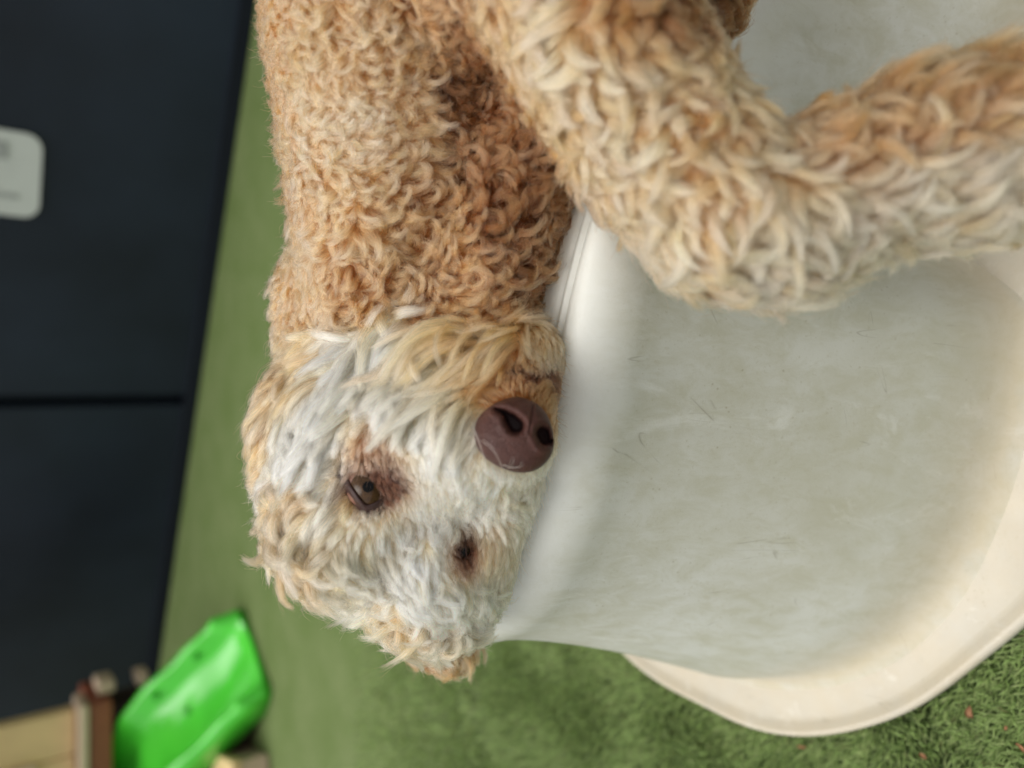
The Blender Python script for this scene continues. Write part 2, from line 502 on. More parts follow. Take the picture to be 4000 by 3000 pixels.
# ------------------------------------------------------------------ dog
def spheres_to_mesh(name, sph, voxel=0.006, smooth=10):
    bm = bmesh.new()
    for c, rr in sph:
        rr = rr * KS
        mt = Matrix.Translation(Vector(c)) @ Matrix.Diagonal((rr, rr, rr, 1)) if not hasattr(rr, "__len__") else Matrix.Translation(Vector(c)) @ Matrix.Diagonal((*rr, 1))
        bmesh.ops.create_icosphere(bm, subdivisions=3, radius=1.0, matrix=mt)
    me = bpy.data.meshes.new(name)
    bm.to_mesh(me); bm.free()
    tmp = bpy.data.objects.new("tmp", me)
    COL.objects.link(tmp)
    md = tmp.modifiers.new("r", 'REMESH'); md.mode = 'VOXEL'; md.voxel_size = voxel
    ms = tmp.modifiers.new("s", 'SMOOTH'); ms.factor = 0.5; ms.iterations = smooth
    dg = bpy.context.evaluated_depsgraph_get()
    res = bpy.data.meshes.new_from_object(tmp.evaluated_get(dg))
    bpy.data.objects.remove(tmp); bpy.data.meshes.remove(me)
    res.name = name
    return res

def chain(pts, step=0.35):
    "spheres along a limb: pts = [(centre, radius), ...]"
    out = []
    for (a, ra), (b, rb) in zip(pts[:-1], pts[1:]):
        a, b = np.array(a, float), np.array(b, float)
        n = max(2, int(np.linalg.norm(b - a) / (step * min(ra, rb))) + 1)
        for i in range(n):
            f = i / n
            out.append((a + (b - a) * f, ra + (rb - ra) * f))
    out.append(pts[-1])
    return out

SPH = []
# torso: chest at the head's end, loin and hip out of the picture to the right
SPH += chain([(dogpt(-0.01, .70, .475), .070), (dogpt(.09, .665, .480), .092), (dogpt(.20, .64, .488), .105), (dogpt(.33, .63, .500), .120), (dogpt(.48, .63, .51), .125), (dogpt(.60, .64, .50), .11)])
# belly/chest bulk resting on the platform
SPH += chain([(dogpt(.07, .595, .452), .064), (dogpt(.15, .580, .447), .064), (dogpt(.21, .575, .447), .062), (dogpt(.29, .585, .46), .068)])
SPH += chain([(at(1890, 1180, .685), .045), (at(1930, 1000, .675), .047), (at(2010, 760, .665), .048), (at(2080, 560, .66), .05)])
# the leg hanging over the edge: thigh, bend, shank, paw
SPH += chain([(dogpt(.37, .60, .505), .092), (at(2270, -150, .592), .084), (at(2340, 170, .580), .072), (at(2560, 520, .573), .065), (at(2840, 850, .553), .058), (at(3050, 880, .548), .054),
              (at(3350, 720, .538), .050), (at(3700, 610, .535), .058), (at(4050, 560, .54), .062), (at(4260, 480, .55), .048), (at(4360, 520, .545), .035)])
SPH += chain([(at(2450, -180, .64), .06), (at(2600, -60, .66), .05), (at(2730, -40, .655), .04)])
# skull
SPH += chain([(at(1420, 1960, .715), .088), (at(1450, 1700, .725), .088), (at(1500, 1480, .735), .072)])
SPH += [(at(1700, 2150, .71), .070), (at(1650, 2250, .73), .062)]
# cheek, muzzle, lips, chin
SPH += chain([(at(1600, 1750, .69), .075), (at(1800, 1730, .660), .058), (at(1960, 1690, .646), .046)])
SPH += [(at(1640, 1430, .70), .062), (at(1800, 1480, .68), .058), (at(1950, 1450, .665), .046), (at(2060, 1400, .665), .032), (at(2030, 1520, .65), .034)]
SPH += chain([(at(1975, 1890, .672), .030), (at(1925, 2040, .690), .030), (at(1870, 2230, .705), .032), (at(1780, 2360, .725), .036)])
SPH += [(at(1895, 2150, .674), .020), (at(1890, 1900, .685), .038), (at(1980, 1820, .665), .030)]
# neck
SPH += chain([(at(1420, 1500, .76), .078), (at(1400, 1200, .79), .085)])
def mat_skin():
    w = NT("dog_skin")
    a_ = w.n("ShaderNodeAttribute", attribute_name="col")
    nz = w.ramp(w.noise(160.0, 3, 0.6, 0.0, w.obj()), [(0.3, 0.55), (0.7, 0.85)])
    c = w.mix(1.0, a_.outputs["Color"], nz, 'MULTIPLY')
    return w.set(c, 0.8, 0.1)
M_SKIN = mat_skin()
dog_me = spheres_to_mesh("dog", SPH, 0.0052, 12)
dog = link("dog", dog_me, M_SKIN)
tag(dog, "curly tan and cream dog lying with its chin on the white platform", "dog")
def bvh_of(me):
    vs = [v.co.copy() for v in me.vertices]
    ps = [tuple(p.vertices) for p in me.polygons]
    return BVHTree.FromPolygons(vs, ps)
DOG_BVH = bvh_of(dog_me)
def hit(x, y, bvh=None):
    d = ray(x, y)
    ln = float(np.linalg.norm(d))
    p, n_, i, dist = (bvh or DOG_BVH).ray_cast(Vector(CAM), Vector(d / ln))
    if p is None: return None, None, None
    return np.array(p), np.array(n_), dist / ln
def imgdir(dx, dy):
    v_ = -UPV * dx - RGT * dy
    return v_ / np.linalg.norm(v_)

# --- ears: the folded upper one and the one hanging over the platform's far side
EAR_SPH = [chain([(at(1250, 1440, .735), .028), (at(1165, 1560, .722), .031), (at(1125, 1720, .714), .031), (at(1130, 1880, .716), .024)]),
           chain([(at(1600, 2370, .79), .030), (at(1660, 2470, .80), .026), (at(1725, 2520, .81), .022), (at(1790, 2540, .82), .018)])]
ears = []
for k, sp in enumerate(EAR_SPH):
    em = spheres_to_mesh("ear", sp, 0.005, 8)
    eo = link("ear", em, M_SKIN, dog)
    if k == 1: eo["label"] = "ear hanging down over the platform's edge"
    ears.append((eo, em))

# --- nose
def mat_nose():
    w = NT("nose_leather")
    o = w.obj()
    vor = w.n("ShaderNodeTexVoronoi", feature='DISTANCE_TO_EDGE', Scale=430.0)
    w.l(o, vor.inputs["Vector"])
    cells = w.ramp(vor.outputs["Distance"], [(0.0, 0.0), (0.12, 1.0)])
    c = w.mix(w.ramp(w.noise(40.0, 4, 0.6, 0.2, o), [(0.3, 0.0), (0.7, 1.0)]), (0.054, 0.021, 0.016), (0.100, 0.039, 0.030))
    c = w.mix(w.math('MULTIPLY', w.math('SUBTRACT', 1.0, cells), 0.4), c, (0.03, 0.014, 0.014))
    w.bump(cells, 0.5, 0.0009)
    return w.set(c, 0.46, 0.28)
M_NOSE = mat_nose()
M_NOSTRIL = mat_simple("nostril_dark", (0.018, 0.006, 0.006), 0.6, 0.3, 0.2, 60)
NC, NT_ = (2015.0, 1695.0), 0.597
NS = NT_ / FPX
n_c = at(*NC, NT_)
n_fwd = -ray(*NC); n_fwd /= np.linalg.norm(n_fwd)
n_lat = imgdir(.91, .41); n_lat -= n_fwd * (n_lat @ n_fwd); n_lat /= np.linalg.norm(n_lat)
n_up = np.cross(n_fwd, n_lat)
if n_up @ imgdir(-.41, .91) < 0: n_up = -n_up
def nloc(px, py):
    dx, dy = px - NC[0], py - NC[1]
    return np.array([dx * .91 + dy * .41, -dx * .41 + dy * .91]) * NS
def seg_dist(P, pts):
    best = np.full(len(P), 9.0)
    for a, b in zip(pts[:-1], pts[1:]):
        a, b = np.array(a), np.array(b)
        ab = b - a
        t = np.clip(((P - a) @ ab) / (ab @ ab), 0, 1)
        best = np.minimum(best, np.linalg.norm(P - a - t[:, None] * ab, axis=1))
    return best
def sst(a, b, x):
    t = np.clip((x - a) / (b - a), 0, 1)
    return t * t * (3 - 2 * t)
bm = bmesh.new()
bmesh.ops.create_icosphere(bm, subdivisions=6, radius=1.0)
P = np.array([v.co[:] for v in bm.verts])
sg = np.sign(P)
Q = sg * np.abs(P) ** np.array([0.86, 0.9, 0.95])
Q = Q * np.array([.0330, .0305, .0250])
# broader at the bridge side, narrower towards the lip
Q[:, 0] *= 0.80 + 0.24 * sst(-.032, .006, Q[:, 1])
front = sst(0.0, .012, Q[:, 2])
L2 = Q[:, :2]
dz = np.zeros(len(Q))
def comma(pts, rads):
    "signed distance to a tapering comma-shaped opening"
    best = np.full(len(L2), 9.0)
    for (a, ra), (b, rb) in zip(list(zip(pts, rads))[:-1], list(zip(pts, rads))[1:]):
        a, b = np.array(a), np.array(b)
        ab = b - a
        t = np.clip(((L2 - a) @ ab) / (ab @ ab), 0, 1)
        best = np.minimum(best, np.linalg.norm(L2 - a - t[:, None] * ab, axis=1) - (ra + (rb - ra) * t))
    return best
for pts, rads in ((((2016, 1662), (1998, 1640), (1972, 1612), (1936, 1596)), (.0066, .0056, .0028, .0010)),
                  (((2122, 1694), (2130, 1716), (2150, 1728), (2172, 1712)), (.0060, .0054, .0028, .0010))):
    sd0 = comma([nloc(*p) for p in pts], rads)
    dz -= .0135 * (1 - sst(-.0032, .0010, sd0)) * front
    dz -= .0030 * (1 - sst(-.0005, .0022, sd0)) * front
    dz += .0016 * np.exp(-((sd0 - .0045) / .0024) ** 2) * front   # raised wing round the opening
dz -= .0022 * (1 - sst(.0003, .0016, seg_dist(L2, [nloc(2085, 1560), nloc(2078, 1630), nloc(2068, 1690)]))) * front
Q[:, 2] += dz
depth_cut = dz
Q = Q * KS * .97
nw = n_c + Q[:, :1] * n_lat + Q[:, 1:2] * n_up + Q[:, 2:3] * n_fwd
for v_, p in zip(bm.verts, nw): v_.co = p
if np.dot(np.cross(n_lat, n_up), n_fwd) < 0: bmesh.ops.reverse_faces(bm, faces=bm.faces)
nose = from_bm("nose", bm, M_NOSE, dog)
nose["label"] = "brown leathery nose with two open nostrils"
nose.data.materials.append(M_NOSTRIL)
pv = np.empty(len(nose.data.polygons) * 3, dtype=np.int32)
nose.data.polygons.foreach_get("vertices", pv)
deepf = (depth_cut[pv.reshape(-1, 3)].mean(1) < -.0085).astype(np.int32)
nose.data.polygons.foreach_set("material_index", deepf)

# --- eyes
M_SCLERA = mat_simple("eye_white", (0.20, 0.10, 0.075), 0.15, 0.4, 0.2, 200, 0, 0.1)
def mat_iris():
    w = NT("iris")
    o = w.obj()
    nn = w.noise(900.0, 3, 0.6, 0.3, o)
    c = w.mix(w.ramp(nn, [(0.3, 0.0), (0.7, 1.0)]), (0.026, 0.014, 0.007), (0.095, 0.048, 0.019))
    return w.set(c, 0.16, 0.25, 0.05)
M_IRIS = mat_iris()
M_PUPIL = mat_simple("pupil", (0.004, 0.004, 0.004), 0.2, 0.15, 0.1, 50, 0, 0.0)
M_LID = mat_simple("eyelid_skin", (0.036, 0.013, 0.010), 0.5, 0.4, 0.25, 300, 0.2)
M_LID3 = mat_simple("inner_eyelid", (0.10, 0.030, 0.022), 0.25, 0.5, 0.2, 300)
def sphere_cap(name, c, axis, R_, ang, mat, parent, lift=0.0):
    ax = Vector(axis).normalized()
    q = ax.to_track_quat('Z', 'Y')
    bm = bmesh.new()
    rings_ = []
    top = bm.verts.new(Vector(c) + ax * (R_ + lift))
    for i in range(1, 7):
        th = ang * i / 6
        rings_.append([bm.verts.new(Vector(c) + q @ Vector((math.sin(th) * math.cos(a), math.sin(th) * math.sin(a), math.cos(th))) * (R_ + lift * (1 - i / 6)))
                       for a in np.linspace(0, 2 * math.pi, 32, endpoint=False)])
    for j in range(32): bm.faces.new((top, rings_[0][j], rings_[0][(j + 1) % 32]))
    for i in range(5):
        for j in range(32):
            bm.faces.new((rings_[i][j], rings_[i + 1][j], rings_[i + 1][(j + 1) % 32], rings_[i][(j + 1) % 32]))
    return from_bm(name, bm, mat, parent)
def make_eye(cx, cy, poly, R_, look, iris_a, label=None, grow=1.0):
    p, n_, t = hit(cx, cy)
    R_ *= KS
    tc = t + R_ * 0.55
    c = at_depth(cx, cy, tc)
    bm = bmesh.new()
    bmesh.ops.create_icosphere(bm, subdivisions=4, radius=R_, matrix=Matrix.Translation(Vector(c)))
    e = from_bm("eye", bm, M_SCLERA, dog)
    if label: e["label"] = label
    ax = at_depth(*look, t - 0.2) - c
    sphere_cap("iris", c, ax, R_ * 1.004, iris_a, M_IRIS, e, R_ * .07)
    sphere_cap("pupil", c, ax, R_ * 1.085, iris_a * .26, M_PUPIL, e)
    # lids: from the fur line down to the almond opening on the ball
    poly = np.asarray(poly, float); poly = poly.mean(0) + (poly - poly.mean(0)) * grow
    poly = catmull(poly, 48)
    ctr_ = poly.mean(0)
    rows = []
    for sc_, lift in ((1.9, -0.003), (1.6, 0.0002), (1.35, 0.0022), (1.15, 0.0028), (1.0, 0.0018), (0.93, 0.0002), (0.93, -0.003)):
        row = []
        for q in poly:
            x, y = ctr_ + (q - ctr_) * sc_
            d = ray(x, y)
            dn = d / np.linalg.norm(d)
            oc = CAM - c
            b_ = dn @ oc
            disc = b_ * b_ - (oc @ oc - (R_ * 1.02) ** 2)
            tb = (-b_ - math.sqrt(disc)) if disc > 0 else None
            hp = hit(x, y)[0]
            ts = np.linalg.norm(hp - CAM) if hp is not None else tb
            if tb is None: tt = ts
            else:
                f = sst(1.1, 1.9, np.array(sc_))
                tt = min(tb, ts + .004) * (1 - f) + ts * f
            row.append(CAM + dn * (tt - lift * KS))
        rows.append(row)
    V = np.array(rows).reshape(-1, 3)
    Fc = []
    for i in range(len(rows) - 1):
        for j in range(48):
            Fc.append((i * 48 + j, i * 48 + (j + 1) % 48, (i + 1) * 48 + (j + 1) % 48, (i + 1) * 48 + j))
    pydata("eyelid", V, Fc, M_LID, e)
    return e, c
z6 = lambda a: [(1250 + x / 3.69, 1650 + y / 3.69) for x, y in a]
POLY1 = z6([(470, 800), (560, 765), (700, 765), (850, 825), (950, 940), (890, 1015), (780, 1095), (680, 1125), (615, 1065), (555, 985), (500, 900)])
eye1, EC1 = make_eye(1440, 1902, POLY1, .0195, (1400, 1905), 0.85, "open brown eye looking at the camera", 1.4)
sphere_cap("third_eyelid", EC1, at(1545, 1905, .4) - EC1, .0165 * KS * 1.012, 0.70, M_LID3, eye1)
POLY2 = [(1793, 2100), (1801, 2080), (1818, 2098), (1826, 2155), (1824, 2205), (1810, 2220), (1797, 2180)]
eye2, EC2 = make_eye(1808, 2150, POLY2, .0075, (1720, 2150), 1.1, "second eye almost shut against the platform", .62)
for c_ in eye2.children:
    if c_.name.startswith("iris"): c_.data.materials[0] = M_PUPIL

# --- groom: control points on the coat. photo x, y, lay direction, length, style, colour
WHITE, CREAM, PALE = (.95, .825, .66), (.88, .69, .49), (.71, .495, .32)
TANL, TANM, TAND = (.61, .39, .225), (.44, .25, .125), (.215, .105, .046)
GOLD, ORNG, RUST = (.66, .42, .235), (.44, .22, .095), (.085, .028, .014)
BRWN = (.25, .12, .062)
GREY, MARK = (.62, .49, .36), (.90, .76, .60)
# styles: root lift, end lift (degrees), curl (radians), lock spacing, clump, frizz
STY = {'fleece': (64, 6, 3.2, .0078, .60, .0012, .8), 'plush': (56, 4, 1.7, .0068, .52, .0011, .8), 'leg': (50, 7, 1.45, .0112, .64, .0014, .9), 'face': (34, 7, 0.5, .0125, .55, .0013, 1.0),
       'short': (30, 10, 0.2, .0035, .45, .0004, 1.0), 'crown': (70, 12, 2.9, .0110, .56, .0015, .8), 'wisp': (34, 8, 1.0, .0090, .60, .0012, .8)}
CP = [
 (1050, 150, .35, .9, .020, 'plush', TANL), (1300, 150, .2, 1, .024, 'plush', TANL), (1560, 200, .3, .95, .028, 'fleece', TANL),
 (1100, 500, .3, .95, .020, 'plush', TANL), (1350, 500, .4, .9, .025, 'plush', PALE), (1620, 500, .5, .85, .030, 'fleece', TANL),
 (1150, 850, .4, .9, .020, 'plush', TANL), (1400, 850, .3, .95, .028, 'fleece', TANL), (1650, 850, .6, .8, .030, 'fleece', TANM),
 (1200, 1150, .7, .6, .021, 'plush', TANL), (1400, 1150, .8, .4, .028, 'fleece', TANM), (1650, 1180, .85, .4, .030, 'fleece', TANM),
 (1830, 600, .4, .9, .030, 'fleece', TAND), (1880, 240, .3, .9, .028, 'fleece', TAND), (1930, 460, .4, .9, .028, 'fleece', TAND), (1950, 880, .8, .6, .032, 'fleece', TAND), (2060, 1080, .75, .6, .032, 'fleece', TAND),  # TAND: brown chest fur with the leg fold's shade put into its colour
 (2170, 800, .9, .3, .030, 'fleece', TAND), (1930, 1220, .9, .3, .030, 'fleece', TANM), (1690, 100, .5, .85, .028, 'fleece', TANM), (1770, 120, .5, .85, .026, 'fleece', TAND), (1790, 380, .5, .85, .028, 'fleece', TAND), (1780, 1050, .7, .65, .030, 'fleece', TANM),
 (1900, 100, .1, 1, .034, 'leg', TANL), (2200, 100, .2, .98, .036, 'leg', PALE), (2130, 400, .3, .95, .036, 'leg', TANL), (2380, 350, .4, .9, .038, 'leg', PALE),
 (2680, 250, .5, .85, .036, 'leg', TANL), (2480, 680, .3, .95, .036, 'leg', PALE), (2780, 560, .5, .85, .036, 'leg', TANL), (2700, 980, .45, .9, .036, 'leg', PALE),
 (2950, 1050, .6, .8, .038, 'leg', GREY), (2980, 760, .8, .5, .036, 'leg', PALE), (3280, 860, .9, .4, .040, 'leg', GREY), (3250, 560, .8, -.2, .040, 'leg', TANM),
 (3600, 480, .85, -.4, .042, 'leg', TANM), (3600, 760, .95, .2, .042, 'leg', GREY), (3880, 350, .8, -.45, .042, 'leg', TANM), (3880, 650, .98, .1, .042, 'leg', GREY),
 (2400, 30, .6, .7, .034, 'leg', TANM), (2600, 40, .8, .4, .034, 'leg', TAND), (2720, 20, .8, .4, .034, 'leg', TAND),
 (1500, 1310, -.35, .95, .068, 'face', WHITE), (1700, 1310, -.45, .9, .084, 'face', PALE), (1870, 1330, -.65, .75, .096, 'face', GOLD), (1650, 1480, -.25, 1, .066, 'face', CREAM),
 (1800, 1540, -.3, 1, .054, 'face', CREAM), (1530, 1600, .03, 1, .036, 'face', WHITE), (1740, 1680, .05, 1, .032, 'face', WHITE), (1880, 1640, -.2, 1, .042, 'face', CREAM),
 (1360, 1400, -.65, .75, .056, 'face', WHITE), (1250, 1400, -.7, .7, .048, 'face', TANL), (1270, 1650, -.2, .95, .056, 'face', WHITE), (1330, 1850, -.5, .85, .026, 'face', WHITE),
 (1300, 2020, -.4, .9, .034, 'face', CREAM), (1180, 2000, -.4, .85, .046, 'crown', PALE), (1180, 2180, -.2, .95, .048, 'crown', TANL), (1330, 2200, .15, 1, .036, 'crown', CREAM), (1250, 2290, .2, .9, .046, 'crown', TANL), (1560, 2420, .4, .9, .040, 'crown', PALE),
 (1450, 2130, .1, 1, .030, 'face', CREAM), (1450, 2330, .35, .95, .044, 'crown', CREAM), (1600, 2200, .2, 1, .032, 'face', WHITE), (1650, 2350, .35, .95, .034, 'wisp', WHITE),
 (1780, 2330, .7, .7, .030, 'wisp', WHITE), (1730, 2010, .5, .85, .026, 'wisp', WHITE), (1850, 1960, .6, .8, .026, 'wisp', WHITE), (1812, 2150, .2, .9, .008, 'short', MARK), (1890, 2150, -.1, .95, .014, 'short', PALE), (1980, 1930, .6, .8, .024, 'wisp', CREAM),
 (1650, 1860, .5, .8, .014, 'short', WHITE), (1600, 1960, .5, .85, .016, 'short', WHITE), (1540, 2060, .3, .95, .022, 'face', WHITE),
 (1450, 1800, -.1, .9, .010, 'short', MARK), (1520, 1820, .1, .8, .010, 'short', MARK), (1560, 1960, .4, .9, .009, 'short', MARK), (1460, 1985, .0, 1, .009, 'short', MARK), (1370, 1850, -.6, .5, .012, 'short', MARK), (1590, 1890, .7, .2, .009, 'short', MARK), (1490, 1790, 0, .9, .011, 'short', MARK), (1580, 1790, .2, .8, .014, 'short', CREAM), (1400, 1790, -.3, .8, .012, 'short', MARK), (1410, 1990, -.3, .9, .010, 'short', MARK), (1530, 2025, .2, .9, .014, 'short', CREAM), (1625, 1920, .5, .6, .012, 'short', WHITE),
 (1430, 1690, -.1, 1, .022, 'face', CREAM), (1450, 1745, -.1, 1, .013, 'short', PALE), (1390, 1960, -.5, .9, .018, 'face', CREAM),
 (1980, 1310, -.6, .75, .070, 'face', GOLD), (1930, 1400, -.6, .8, .060, 'face', GOLD), (2000, 1400, -.2, .9, .020, 'wisp', ORNG), (2090, 1330, .15, .95, .016, 'short', GOLD), (2080, 1440, .1, 1, .012, 'short', TANL), (2010, 1500, -.2, -.9, .013, 'short', ORNG), (2010, 1452, .1, .6, .006, 'short', RUST), (2085, 1465, .1, .6, .006, 'short', RUST), (2150, 1482, .1, .6, .006, 'short', RUST), (2120, 1400, .1, .95, .012, 'short', PALE),
 (2110, 1530, .2, -.95, .011, 'short', ORNG), (1900, 1500, -.6, .6, .030, 'wisp', ORNG), (1870, 1740, -.3, .9, .012, 'short', CREAM), (1940, 1580, -.7, -.5, .010, 'short', ORNG),
 (1930, 1840, .4, .9, .016, 'wisp', WHITE), (2060, 1860, .5, .8, .018, 'wisp', CREAM),
]
def hair_material():
    w = NT("fur_strands")
    at_ = w.n("ShaderNodeAttribute", attribute_name="col")
    w.t.nodes.remove(w.b)
    h = w.n("ShaderNodeBsdfHairPrincipled")
    h.parametrization = 'COLOR'
    w.l(at_.outputs["Color"], h.inputs["Color"])
    h.inputs["IOR"].default_value = 1.42
    h.inputs["Roughness"].default_value = 0.42
    h.inputs["Radial Roughness"].default_value = 0.55
    h.inputs["Random Roughness"].default_value = 0.2
    w.l(h.outputs[0], w.out.inputs["Surface"])
    return w.m
M_HAIR = hair_material()

STN = list(STY)
cpos, cdir, clen, csty, ccol = [], [], [], [], []
for (x, y, dx, dy, L_, st, co) in CP:
    p, n_, t = hit(x, y)
    if p is None:
        print("control point misses the coat", x, y); continue
    cpos.append(p); cdir.append(imgdir(dx, dy)); clen.append(L_ * KS); csty.append([v_ * (KS if q in (3, 5) else 1) for q, v_ in enumerate(STY[st])]); ccol.append(co)
cpos, cdir, clen, csty, ccol = map(np.array, (cpos, cdir, clen, csty, ccol))
def pix(P):
    q = P - CAM
    t = q @ FWD
    return 2000 - FPX * (q @ UPV) / t, 3000 - (1500 + FPX * (q @ RGT) / t), t
def eye_rims_shade(P, c):
    "red-brown rims of the two eyes with painted hollow shade, fading into the pale face"
    x, y, t = pix(P)
    n_ = 1 + .18 * np.sin(P[:, 0] * 900) * np.sin(P[:, 2] * 800 + 1)
    for cx_, cy_, rx, ry, k_, col_ in ((1455, 1790, 115, 135, .85, BRWN), (1475, 1900, 132, 96, .98, RUST), (1812, 2150, 62, 105, .85, BRWN), (1815, 2150, 40, 78, .95, RUST)):  # brown above the open eye and at the shut one: painted hollow shade
        e_ = np.sqrt(((x - cx_) / rx) ** 2 + ((y - cy_) / ry) ** 2) * n_
        f_ = (k_ * (1 - np.clip((e_ - .62) / .75, 0, 1)) ** .9)[:, None]
        c = c * (1 - f_) + np.array(col_) * f_
    return c
def interp(P):
    out = []
    for a in range(0, len(P), 20000):
        d2 = ((P[a:a + 20000, None, :] - cpos[None]) ** 2).sum(2)
        w = 1.0 / (d2 + 1e-5) ** 2.6
        w /= w.sum(1, keepdims=True)
        out.append(np.hstack([w @ cdir, (w @ clen)[:, None], w @ csty, eye_rims_shade(P[a:a + 20000], w @ ccol)]))
    return np.vstack(out)
def tint_skin(me):
    V = np.empty(len(me.vertices) * 3); me.vertices.foreach_get("co", V)
    c = interp(V.reshape(-1, 3))[:, 11:14]
    a_ = me.attributes.new("col", 'FLOAT_COLOR', 'POINT')
    a_.data.foreach_set("color", np.hstack([c, np.ones((len(c), 1))]).astype(np.float32).ravel())
tint_skin(dog_me)
for eo, em in ears: tint_skin(em)
def lownoise(P, f, seed):
    "cheap smooth noise from a few random plane waves"
    r_ = np.random.default_rng(seed)
    k = r_.normal(size=(10, 3)) * f
    ph = r_.uniform(0, 6.28, 10)
    return np.sin(P @ k.T + ph).sum(1) / 3.2

def groom(name, me, parent, count, keep, over=None, sparse=1.0, seed=1, npt=12, lenmul=1.0, radius=.00019):
    r_ = np.random.default_rng(seed)
    me.calc_loop_triangles()
    V = np.empty(len(me.vertices) * 3); me.vertices.foreach_get("co", V); V = V.reshape(-1, 3)
    VN = np.empty(len(me.vertices) * 3); me.vertices.foreach_get("normal", VN); VN = VN.reshape(-1, 3)
    T = np.empty(len(me.loop_triangles) * 3, dtype=np.int32); me.loop_triangles.foreach_get("vertices", T); T = T.reshape(-1, 3)
    A = V[T[:, 0]]; B = V[T[:, 1]]; C_ = V[T[:, 2]]
    cen = (A + B + C_) / 3
    nr = np.cross(B - A, C_ - A); ar = np.linalg.norm(nr, axis=1) / 2; nr /= (2 * ar[:, None] + 1e-12)
    vd = CAM - cen; vd /= np.linalg.norm(vd, axis=1, keepdims=True)
    fac = (nr * vd).sum(1)
    ok = keep(cen)
    w = ar * ok * np.where(fac > -0.35, 1.0, 0.45)
    def sample(n):
        i = r_.choice(len(T), n, p=w / w.sum())
        u, v_ = r_.random(n), r_.random(n)
        s_ = u + v_ > 1; u[s_] = 1 - u[s_]; v_[s_] = 1 - v_[s_]
        b0 = (1 - u - v_)[:, None]
        P = V[T[i, 0]] * b0 + V[T[i, 1]] * u[:, None] + V[T[i, 2]] * v_[:, None]
        Nn = VN[T[i, 0]] * b0 + VN[T[i, 1]] * u[:, None] + VN[T[i, 2]] * v_[:, None]
        return P, Nn / np.linalg.norm(Nn, axis=1, keepdims=True)
    # lock roots: thinned so neighbours keep the local spacing
    gp, gn = sample(90000)
    ga = interp(gp)
    sp = ga[:, 4 + 3] * (1 + .28 * lownoise(gp, 55, 91))
    cell, keepi = {}, []
    cs = .022
    for i in range(len(gp)):
        key = (int(gp[i, 0] // cs), int(gp[i, 1] // cs), int(gp[i, 2] // cs))
        md = sp[i] * (0.62 + 0.5 * r_.random())
        good = True
        for ax_ in (-1, 0, 1):
            for ay in (-1, 0, 1):
                for az in (-1, 0, 1):
                    for q in cell.get((key[0] + ax_, key[1] + ay, key[2] + az), ()):
                        dq = gp[q] - gp[i]
                        if dq[0] * dq[0] + dq[1] * dq[1] + dq[2] * dq[2] < md * md: good = False; break
                    if not good: break
                if not good: break
            if not good: break
        if good:
            cell.setdefault(key, []).append(i); keepi.append(i)
    gp, gn, ga = gp[keepi], gn[keepi], ga[keepi]
    if over is not None: ga[:, 0:3] = imgdir(*over[0]); ga[:, 3] = over[1] * KS
    M = len(gp)
    fl = ga[:, 0:3]; fl = fl - gn * (fl * gn).sum(1, keepdims=True)
    nl = np.linalg.norm(fl, axis=1, keepdims=True)
    fl = np.where(nl > .05, fl / (nl + 1e-9), np.cross(gn, np.tile(RGT, (M, 1))))
    fl /= np.linalg.norm(fl, axis=1, keepdims=True)
    bn = np.cross(gn, fl)
    Lg = ga[:, 3] * lenmul * r_.uniform(0.62, 1.2, M) * (1 + .14 * lownoise(gp, 45, 92))
    el0, el1, curl, _, clump, friz, cpw = [ga[:, 4 + k] for k in range(7)]
    cn = np.clip(curl / 2.4, 0, 1)
    psi0 = (0.25 + 0.45 * cn) * lownoise(gp, 40, 11) + r_.normal(0, 1, M) * (0.13 + 0.32 * cn)
    csg = np.sign(lownoise(gp, 25, 5) + r_.normal(0, .5, M))
    kpsi = curl * csg * r_.uniform(0.35, 1.25, M)
    kel = cn * r_.uniform(-.7, 2.4, M)                      # hook over at the end
    tt = np.linspace(0, 1, npt)
    Gd = np.zeros((M, npt, 3)); Gd[:, 0] = gp
    hgt = np.zeros(M)
    wv = r_.uniform(0, 6.28, M)
    tree = bvh_of(me)
    nloc_ = gn.copy(); base_p = gp.copy(); tdir = fl.copy()
    steer = (1 - cn)[:, None] * .45
    for i in range(1, npt):
        t = (tt[i] + tt[i - 1]) / 2
        el = np.radians(el0 + (el1 - el0) * min(1, t * 1.25) ** 0.8) - kel * t ** 1.6 + 0.30 * cn * np.sin(7 * t + wv)
        psi = psi0 + kpsi * t ** 1.3
        step = Lg / (npt - 1)
        dh = np.sin(el) * step
        dh = np.where(hgt + dh < .0025, np.maximum(dh, .0006), dh)
        hgt += dh
        hc = np.sqrt(np.maximum(step ** 2 - dh ** 2, 1e-12))
        bt = np.cross(nloc_, tdir)
        mv = tdir * np.cos(psi)[:, None] + bt * np.sin(psi)[:, None]
        q = base_p + mv * hc[:, None]
        for j in range(M):                        # lie along the body's surface
            loc, nn, _, _ = tree.find_nearest(Vector(q[j]))
            if loc is not None: base_p[j] = loc; nloc_[j] = nloc_[j] * .55 + np.array(nn) * .45
        nloc_ /= np.linalg.norm(nloc_, axis=1, keepdims=True)
        if over is None and i % 2 == 0:
            fh = interp(base_p)[:, 0:3]
            tdir = tdir * (1 - steer) + fh / (np.linalg.norm(fh, axis=1, keepdims=True) + 1e-9) * steer
        tdir = tdir - nloc_ * (tdir * nloc_).sum(1, keepdims=True)
        tdir /= np.linalg.norm(tdir, axis=1, keepdims=True) + 1e-9
        Gd[:, i] = base_p + nloc_ * hgt[:, None]
    # strands
    cp_, cnn = sample(count)
    ca = interp(cp_)
